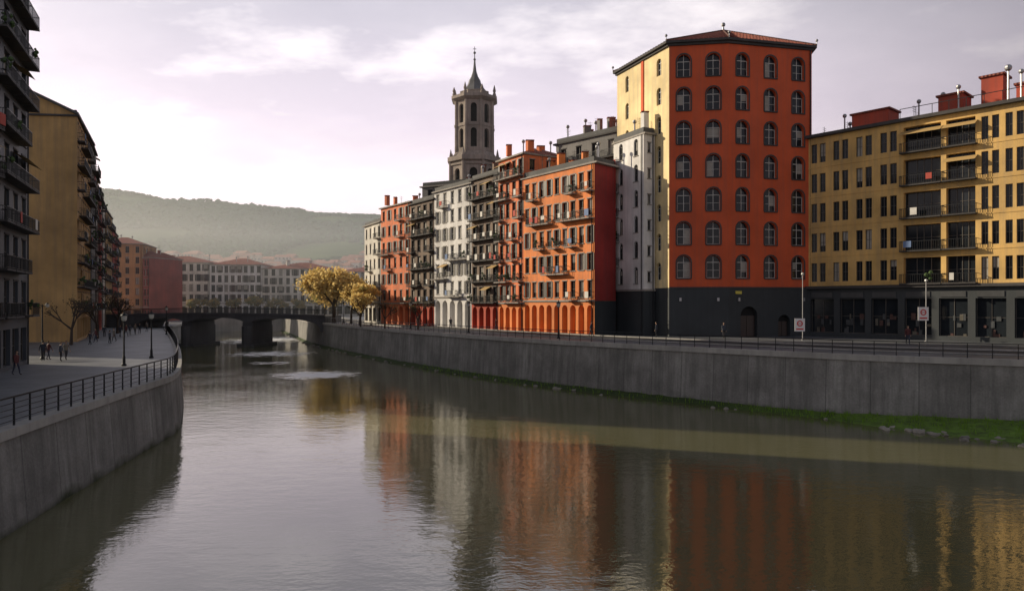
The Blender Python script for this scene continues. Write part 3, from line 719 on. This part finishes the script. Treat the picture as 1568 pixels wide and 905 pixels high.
def gable_house():
    B=house('tan_gable_building',[(-76,93),(-57.5,95),(-66.3,113),(-84.8,111)],lz,33.6,tan,darktrim,{1:dict(ncol=8,ow=1.1,oh=2.1,sill=.5,bal=.8)},nfl=8,seed=22,clut=0)
    a=(-76,93);b=(-57.5,95);c=(-66.3,113);d=(-84.8,111); zt=33.82; r0=(-66.8,94,zt+4.6); r1=(-75.5,112,zt+4.6)
    B.p('walls').poly([(a[0],a[1],zt),(b[0],b[1],zt),r0]); B.p('walls').poly([(c[0],c[1],zt),(d[0],d[1],zt),r1])
    m=B.p('pitched_roof',greyroof)
    def sl(p,q,r,s):
        v=Vector((0,0,.3)); m.hexa([p,q,r,s]+[tuple(Vector(x)+v) for x in (p,q,r,s)])
    e=.5
    sl((b[0]+e,b[1]-e,zt-.1),(c[0]+e,c[1]+e,zt-.1),(r1[0],r1[1]+e,r1[2]),(r0[0],r0[1]-e,r0[2]))
    sl((d[0]-e,d[1]+e,zt-.1),(a[0]-e,a[1]-e,zt-.1),(r0[0],r0[1]-e,r0[2]+.003),(r1[0],r1[1]+e,r1[2]+.003))
    B.done()
gable_house()
LR=[(-66.5,113.4),(-71,122.4),(-76,132),(-80.5,141),(-85,150),(-93,167),(-101,184)]
cols=[(greyp,34),(brownp,31),(rust,30),(cream,28.5),(tan,28.5),(rust,26)]
for i in range(6):
    a,b=LR[i],LR[i+1]; f=F(a,b); q=[a,b,f(f.L,0,-14)[:2],f(0,0,-14)[:2]]
    w,h=cols[i]
    house('riverside_apartment_house',q,lz,h,w,darktrim,{0:dict(ncol=4 if i<4 else 6,ow=1.1,oh=2.1,sill=.4,bal=.75),3:dict(ncol=3,ow=1,oh=1.8,sill=.6)},nfl=7,rk='hip' if i%2 else 'flat',rmat=browntile,rh=2,seed=40+i,clut=4).done()
house('orange_end_house',[(-120,205),(-107,208),(-110,222),(-122,220)],lz,26,plaster('ochre_far',(.5,.26,.11)),trimgrey,{0:dict(ncol=5,ow=1,oh=1.8,sill=.6),1:dict(ncol=4,ow=1,oh=1.8,sill=.6)},nfl=6,rk='hip',rmat=redtile,rh=2.5,seed=50,clut=3).done()
house('maroon_end_house',[(-113,215),(-108,208.5),(-104,212),(-106,222)],lz,22.5,rust,trimgrey,{0:dict(ncol=4,ow=1,oh=1.8,sill=.6),1:dict(ncol=4,ow=1,oh=1.8,sill=.6)},nfl=5,rk='hip',rmat=redtile,rh=2,seed=51,clut=2).done()
house('maroon_end_house',[(-108,209),(-104,206),(-100,218),(-104,220)],lz,22,plaster('maroon_far',(.36,.09,.07)),trimgrey,{0:dict(ncol=3,ow=1,oh=1.8,sill=.6)},nfl=5,rk='hip',rmat=redtile,rh=2,seed=52,clut=2).done()
xs=[(-122,238),(-101,240),(-84,241.5),(-60,244),(-34,246)]
for i in range(4):
    a,b=xs[i],xs[i+1]; q=[(a[0]+.1,a[1]),(b[0]-.1,b[1]),(b[0]-.1,b[1]+14),(a[0]+.1,a[1]+14)]
    house('pale_quayside_palace',q,5,[22.5,21.8,20.5,19.5][i],[cream,white,cream,white][i],trimgrey,{0:dict(ncol=[9,8,10,10][i],ow=1.2,oh=2.2,sill=.7,shut=.3)},nfl=4,rk='hip',rmat=redtile,rh=2.6,seed=60+i,clut=5).done()

# ---------------------------------------------------------------- hills, forest, town
def prof(px):
    pts=[(-900,150),(-200,178),(60,176),(150,174),(230,166),(270,157),(300,158),(340,148),(380,149),(420,139),(450,140),(520,132),(580,131),(800,116),(1100,85),(1600,70),(2500,60)]
    for (a,ha),(b,hb) in zip(pts,pts[1:]):
        if px<=b: t=max(0,min(1,(px-a)/(b-a))); return ha+(hb-ha)*t
    return 60
def hill(x,y):
    R_=prof(784+1100*x/1300)*1300/1100-2
    s=max(0,min(1,(y-330)/970)); s=s*s*(3-2*s)
    if y>1300: s=1-.3*min(1,(y-1300)/900)
    n=noise.fractal(Vector((x*.003,y*.003,1)),1,2,3)
    k=.45 if y>1150 else 1.8
    return 4.9+s*(R_+ n*12*k)
def build_hills():
    NX,NY=150,70; vs=[];fs=[]
    for j in range(NY+1):
        y=300+(2300-300)*(j/NY)
        for i in range(NX+1):
            x=-2200+4400*i/NX; vs.append((x,y,hill(x,y)))
    for j in range(NY):
        for i in range(NX): a=j*(NX+1)+i; fs.append((a,a+1,a+NX+2,a+NX+1))
    m,nt,b=newmat('hill_ground'); mp=mapping(nt,(1,1,1)); n=noisen(nt,mp,.02,8,.65)
    c=mix(nt,ramp(nt,n.outputs[0],.35,.65).outputs[0],(.035,.085,.035),(.09,.15,.06)); nt.links.new(c,b.inputs['Base Color']); b.inputs['Roughness'].default_value=1; b.inputs['Specular IOR Level'].default_value=0
    me=bpy.data.meshes.new('hills'); me.from_pydata(vs,[],fs); me.update(); me.materials.append(m)
    for p in me.polygons:p.use_smooth=True
    obj('hills',me)
    fo=MB();rr=random.Random(3)
    for _ in range(9000):
        y=rr.uniform(640,1360); px=rr.uniform(60,700); x=(px-784)/1100*y
        if noise.noise(Vector((x*.006,y*.006,5)))<-.2: continue
        h=hill(x,y); r=rr.uniform(3,5.5); k0=len(fo.v)
        fo.lathe((x,y,h),[(.5*r,-.2*r),(r,.3*r),(.75*r,.8*r),(.05,1.1*r)],6)
        for k in range(k0,len(fo.v)):
            v=Vector(fo.v[k]); v+=Vector(noise.noise_vector(v*.23))*r*.35; fo.v[k]=tuple(v)
    fm=simple('forest_foliage',(.035,.095,.045),1,0,.4,.03); fm.node_tree.nodes['Principled BSDF'].inputs['Specular IOR Level'].default_value=0
    obj('hillside_forest',fo.mesh('hillside_forest',fm))
    t=G('hillside_town'); pal=[('w',(.76,.74,.70)),('c',(.66,.58,.5)),('r',(.58,.42,.34)),('g',(.55,.54,.53))]
    for k,c in pal: t.p('houses_'+k,plaster('town_'+k,c))
    t.p('town_roofs',tiles('town_roof_tiles',(.38,.15,.10))); t.p('town_windows',simple('town_window',(.12,.13,.14),.3))
    for _ in range(640):
        y=rr.uniform(305,680); px=rr.uniform(120,640); x=(px-784)/1100*y
        if y>520 and rr.random()<.5: continue
        h=hill(x,y)-1; w=rr.uniform(9,18);d=rr.uniform(8,12);hh=rr.uniform(7,13) if y>360 else rr.uniform(13,18); a=rr.uniform(-.35,.35)
        t.p('houses_'+rr.choice(pal)[0]).box((x,y,h+hh/2),(w,d,hh),a)
        ca,sa=math.cos(a),math.sin(a)
        def P(u,v,zz): return (x+u*ca-v*sa,y+u*sa+v*ca,h+hh+zz)
        w2,d2=w/2+.5,d/2+.5
        t.p('town_roofs').hexa([P(-w2,-d2,.02),P(w2,-d2,.02),P(w2,d2,.02),P(-w2,d2,.02),P(-w2+1.5,-.1,2.4),P(w2-1.5,-.1,2.4),P(w2-1.5,.1,2.4),P(-w2+1.5,.1,2.4)])
        for r_ in range(int(hh/3.2)):
            for c_ in range(int(w/3)):
                t.p('town_windows').poly([P(-w/2+1+c_*3,-d/2-.05,-hh+2+r_*3.2-.6),P(-w/2+2.1+c_*3,-d/2-.05,-hh+2+r_*3.2-.6),P(-w/2+2.1+c_*3,-d/2-.05,-hh+3.4+r_*3.2-.6),P(-w/2+1+c_*3,-d/2-.05,-hh+3.4+r_*3.2-.6)])
    t.done()
build_hills()

# ---------------------------------------------------------------- bridge
def bridge():
    B=G('river_bridge'); c=plaster('bridge_concrete',(.10,.10,.105),.85,.3,.5)
    f=F((-88,158),(-38,153)); m=B.p('deck',c); W=10
    Lf=f.L; piers=[f.L*.40,f.L*.665]; ends=[9,f.L*.40,f.L*.665,f.L-1.5]
    def zt(u): return 6.35+.45*math.sin(math.pi*u/Lf)
    n=60
    def zb(u):
        for a,b in zip(ends,ends[1:]):
            if a<=u<=b:
                t=(u-a)/(b-a)*2-1; return zt(u)-.85-1.1*abs(t)**3.2
        return 3.0
    for i in range(n):
        u0=Lf*i/n;u1=Lf*(i+1)/n
        m.hexa([f(u0,zb(u0+.001),W/2),f(u1,zb(u1-.001),W/2),f(u1,zb(u1-.001),-W/2),f(u0,zb(u0+.001),-W/2),f(u0,zt(u0),W/2),f(u1,zt(u1),W/2),f(u1,zt(u1),-W/2),f(u0,zt(u0),-W/2)])
        f.box(B.p('edge_beam',c),u0,u1,zt((u0+u1)/2)-.1,zt((u0+u1)/2)+.22,W/2+.003,W/2+.25)
        for w in(W/2+.1,-W/2+.1):
            B.p('railing',iron).cyl(f(u0,zt(u0)+1.15,w),f(u1,zt(u1)+1.15,w),.05,.05,5,False)
            for k in(0,.33,.66): uu=u0+(u1-u0)*k; B.p('railing').cyl(f(uu,zt(uu),w),f(uu,zt(uu)+1.15,w),.03,.03,4,False)
    for u in piers:
        f.box(B.p('piers',c),u-1.1,u+1.1,-1,5.1,-W/2+.3,W/2-.3)
        for w in(W/2-.3,-W/2+.3): B.p('piers').cyl(f(u,-1,w),f(u,4.2,w),1.15,1.15,12)
        f.box(B.p('pier_footing',c),u-1.9,u+1.9,-1,.5,-W/2-.6,W/2+.6)
    B.done()
bridge()

# ---------------------------------------------------------------- trees
bark=simple('bark',(.06,.045,.035),.9)
def tree(name,x,y,z0,h,cr,leafcols,nleaf,seed,leaf=.3,droop=.0):
    rng=random.Random(seed); B=G(name); T=B.p('trunk_and_limbs',bark); tips=[]
    def grow(p,d,L_,r,lv):
        q=p+d*L_; T.cyl(p,q,r,r*.65,6,False)
        if lv==0: tips.append(q);return
        if lv<=2: tips.append(p.lerp(q,.5))
        for _ in range(rng.choice([3,3,4]) if lv>1 else 3):
            nd=(d+Vector((rng.uniform(-1,1),rng.uniform(-1,1),rng.uniform(-.35,.6)))*.75).normalized()
            grow(q,nd,L_*rng.uniform(.62,.85),r*.6,lv-1)
    base=Vector((0,0,0)); grow(base,Vector((rng.uniform(-.05,.05),0,1)).normalized(),h*.2,h*.022,4)
    if nleaf:
        for k,c in enumerate(leafcols): B.p('leaves_%d'%k,leafmat('%s_leaf_%d'%(name,k),c))
        cl=[(t,rng.uniform(.5,1.2)) for t in tips if rng.random()<.85]
        for _ in range(nleaf):
            t,cs=rng.choice(cl); v=Vector((rng.gauss(0,1),rng.gauss(0,1),rng.gauss(0,.8)-droop))*cs*h*.042
            p=t+v; a=Vector((rng.uniform(-1,1),rng.uniform(-1,1),rng.uniform(-1,1))).normalized(); b=a.orthogonal().normalized(); s=leaf*rng.uniform(.6,1.3)
            k=min(len(leafcols)-1,int(abs(noise.noise(t*.7))*1.6*len(leafcols)*.6+rng.random()*1.1))
            B.p('leaves_%d'%k).poly([p-a*s*.5,p+b*s*.35,p+a*s*.5,p-b*s*.35])
    zs=max(v[2] for v in T.v); k=h/ (zs*1.03)
    e=B.done((x,y,z0)); e.scale=(k*cr,k*cr,k); return e
yl=[(.72,.52,.18),(.78,.60,.25),(.58,.41,.13),(.42,.37,.13)]
spots=[(-36.4,147,11.3,1.1,9000,.34),(-32.0,143,9.3,1.0,6000,.3),(-40,163,9.5,1.0,6000,.34),(-28.8,136,7.5,.95,3500,.28),(-46.5,178,8,.9,3000,.34),(-27.4,129.5,6,.9,2200,.26)]
for i,(x,y,h,cr,nl,lf) in enumerate(spots): tree('autumn_tree',x,y,RG-.03,h,cr,yl,nl,100+i,lf,.7)
gl=[(.10,.09,.05),(.14,.11,.05)]
for i,(x,y,h) in enumerate([(-25.5,121,5),(-20,113,4.5),(-14,107,4.6),(-54,88,6),(-60,104,6),(-67,122,7),(-76,140,7)]): tree('bare_tree',x,y,(RG if i<3 else LG),h,1,gl,160,140+i,.13)
for i in range(9): tree('quay_tree',-103+i*6.6,228+i*1.2 if i>2 and i<5 else 234,5,5+R.random()*1.5,1.2,[(.2,.2,.1),(.35,.26,.1),(.5,.34,.1)],700,170+i,.4)

# ---------------------------------------------------------------- lamps and signs
def lamp(x,y,z0,h,kind=0,rot=0):
    B=G('street_lamp'); m=B.p('post',iron)
    m.lathe((0,0,0),[(.2,0),(.2,.12),(.12,.2),(.11,.7),(.075,.85),(.05,h-.5),(.045,h-.1)],10)
    if kind==0:
        B.p('lantern',simple('lantern_glass',(.5,.5,.46),.3)).lathe((0,0,h-.1),[(.08,0),(.2,.12),(.24,.45),(.1,.5)],8)
        m.lathe((0,0,h+.38),[(.3,0),(.22,.1),(.05,.22),(.02,.4)],8); m.lathe((0,0,h-.12),[(.05,-.02),(.14,.0),(.14,.05)],8)
    else:
        for s in (-1,1):
            m.cyl((0,0,h-.3),(s*.45,0,h-.05),.03,.03,6); m.cyl((s*.45,0,h-.08),(s*.45,0,h+.02),.12,.09,8)
            B.p('lantern',simple('lantern_glass',(.5,.5,.46),.3)).lathe((s*.45,0,h-.1),[(.02,-.3),(.15,-.22),(.17,-.02),(.1,.0)],8)
    e=B.done((x,y,z0)); e.rotation_euler=(0,0,rot)
for (px,by,h,k) in ((190,560,4.2,0),(232,548,4.2,0),(65,550,5.6,1),(110,520,4.5,0),(255,512,4.5,0),(150,512,4.8,0)):
    d=(CAMZ-LG)*1100/(by-465); lamp((px-784)/1100*d,d,LG,h-.5,k)
Q=resample(inset(RB,-3.2),19)
for q in Q:
    if 68<q[1]<190: lamp(q[0],q[1],RG-.03,3.6,0,.6)
def sign(px,by,py,tall):
    d=(CAMZ-RG)*1100/(by-465); X=(px-784)/1100*d
    B=G('traffic_sign'); m=B.p('post',metalr); m.cyl((0,0,0),(0,0,tall),.05,.04,8); m.lathe((0,0,0),[(.16,0),(.16,.05),(.06,.12)],8)
    zz=(465-py)/1100*d+CAMZ-RG
    B.p('panel',simple('sign_white',(.75,.73,.72),.4,0,.05)).box((-.35,-.09,zz),(1.1,.04,1.4))
    r=B.p('symbol',simple('sign_red',(.55,.04,.04),.4,0,.05))
    n=20
    for i in range(n):
        a0=2*math.pi*i/n;a1=2*math.pi*(i+1)/n
        r.poly([(-.35+rr*math.cos(a),-.1155,zz+.15+rr*math.sin(a)) for rr,a in((.2,a0),(.33,a0),(.33,a1),(.2,a1))])
    r.box((-.35,-.113,zz-.45),(.8,.008,.16)); r.box((-.35,-.113,zz+.15),(.5,.006,.08),0)
    B.p('lantern',simple('lantern_glass',(.5,.5,.46),.3)).ball((0,0,tall+.15),.16)
    B.done((X,d,RG-.03))
sign(1229,520,497,7.0); sign(1418,522,480,6.2)

# ---------------------------------------------------------------- people
def person_mesh(name,stride,lean,armswing,jc,pc,hair,seat=False):
    V=[];Ed=[];Rr=[]
    def v(p,r,par=None):
        V.append(p);Rr.append(r if isinstance(r,tuple) else (r,r)); i=len(V)-1
        if par is not None: Ed.append((par,i))
        return i
    hip=v((0,0,.95),(.15,.11)); ch=v((0,lean*.5,1.18),(.15,.105),hip); sh=v((0,lean,1.38),(.17,.10),ch); nk=v((0,lean,1.5),(.055,.055),sh); v((0,lean+.01,1.58),(.055,.06),nk)
    for s in(-1,1):
        st=stride*s
        h=v((s*.09,0,.88),(.09,.09),hip); k=v((s*.1,st*.55+.03,.49),(.062,.062),h); a=v((s*.1,st*1.0-(.04 if st<0 else 0),.09 if st>=0 else .13),(.042,.042),k); t=v((s*.115,st*1.0+.15,.035 if st>=0 else .04),(.042,.03),a)
        sa=-armswing*s
        u=v((s*.19,lean,1.40),(.06,.06),sh); e=v((s*.25,lean+sa*.45,1.12),(.042,.042),u); w=v((s*.26,lean+sa*.9+.05,.88),(.027,.03),e); p=v((s*.26,lean+sa*1.0+.07,.81),(.022,.035),w)
        for q in range(4):
            fr=p; y0=lean+sa+.045+q*.02; g=v((s*.262,y0,.77-.003*q),(.0095,.0095),p); v((s*.25,y0+.012,.725+(.012 if q in(0,3) else 0)),(.008,.008),g)
        v((s*.235,lean+sa+.115,.79),(.01,.01),p)
    me=bpy.data.meshes.new(name); me.from_pydata(V,Ed,[]); o=bpy.data.objects.new('tmp',me); sc.collection.objects.link(o)
    m=o.modifiers.new('s','SKIN'); m.use_smooth_shade=True
    for i,r in enumerate(Rr): me.skin_vertices[0].data[i].radius=r; me.skin_vertices[0].data[i].use_root=(i==0)
    ss=o.modifiers.new('b','SUBSURF'); ss.levels=1; ss.render_levels=1
    dg=bpy.context.evaluated_depsgraph_get(); em=bpy.data.meshes.new_from_object(o.evaluated_get(dg)); bpy.data.objects.remove(o)
    import bmesh
    bm=bmesh.new(); bm.from_mesh(em)
    skin=simple('skin',(.45,.28,.2),.6,0,.1); J=simple('jacket_%s'%name,jc,.85); Pn=simple('trousers_%s'%name,pc,.85); Hm=simple('hair_%s'%name,hair,.8); Sh=simple('shoes',(.03,.025,.02),.6)
    for f in bm.faces:
        c=f.calc_center_median(); f.smooth=True
        f.material_index=0 if (c.z>1.49 or (abs(c.x)>.2 and c.z<.87)) else (1 if c.z>.9 else (2 if c.z>.09 else 4))
    hc=Vector((0,lean+.02,1.665)); r=bmesh.ops.create_icosphere(bm,subdivisions=3,radius=1)
    for w in r['verts']:
        c=w.co.copy(); x,y,zz=c.x*.078,c.y*.095,c.z*.118
        if c.z<0: x*=1-.25*(-c.z); y*=1-.12*(-c.z)
        if c.y>.9 and -.35<c.z<.15: y+=.022*(1-abs(c.x)*4 if abs(c.x)<.25 else 0)
        if c.y>.8 and .05<c.z<.25 and .2<abs(c.x)<.5: y-=.008
        if abs(c.x)>.95 and abs(c.z)<.25: x*=1.14
        hb=(c.z>.45 or (c.y<.1 and c.z>-.45))
        if hb and abs(c.x)<.95: x*=1.1;y*=1.1;zz*=1.07
        w.co=hc+Vector((x,y,zz))
    for f in {f for w in r['verts'] for f in w.link_faces}:
        c=f.calc_center_median()-hc; f.smooth=True
        cz=c.z/.118; cy=c.y/.095
        f.material_index=3 if (cz>.45 or (cy<.1 and cz>-.45)) else 0
    bm.to_mesh(em); bm.free(); em.name=name
    for m_ in(skin,J,Pn,Hm,Sh): em.materials.append(m_)
    return em
PM=[person_mesh('walker_a',.28,.04,.22,(.03,.035,.05),(.03,.03,.035),(.03,.02,.015)),
    person_mesh('walker_b',-.22,.03,-.18,(.10,.03,.03),(.04,.045,.07),(.06,.035,.02)),
    person_mesh('stander',.05,.0,.04,(.06,.07,.09),(.025,.025,.03),(.03,.02,.015)),
    person_mesh('walker_c',.2,.05,.15,(.18,.16,.13),(.05,.05,.06),(.12,.08,.05))]
def put(px,by,gz,i):
    d=(CAMZ-gz)*1100/(by-465); o=obj('person',PM[i%4]); o.location=((px-784)/1100*d,d,gz); o.rotation_euler=(0,0,R.uniform(0,6.28)); s=R.uniform(.94,1.04); o.scale=(s,s,s)
for i,(px,by) in enumerate([(66,553),(74,551),(93,553),(101,551),(138,528),(147,524),(168,526),(175,523),(184,516),(193,515),(199,513),(207,512),(214,511),(25,574),(160,516),(225,507),(120,521)]): put(px,by,LG,i)
for i,(px,by) in enumerate([(905,514.5),(760,506),(1108,518),(640,501),(690,503),(1390,527),(1005,517)]): put(px,by,RG-.03,i)

# ---------------------------------------------------------------- haze lying in the valley
def haze():
    mb=MB(); mb.box((0,1385,39.5),(5200,2510,99)); me=mb.mesh('haze',None)
    m=bpy.data.materials.new('haze'); m.use_nodes=True; nt=m.node_tree; nt.nodes.clear()
    o=N(nt,'ShaderNodeOutputMaterial'); s=N(nt,'ShaderNodeVolumeScatter'); s.inputs['Density'].default_value=.0010; s.inputs['Color'].default_value=(.95,.99,1,1); s.inputs['Anisotropy'].default_value=.6
    nt.links.new(s.outputs[0],o.inputs['Volume']); me.materials.append(m); obj('haze',me)
haze()
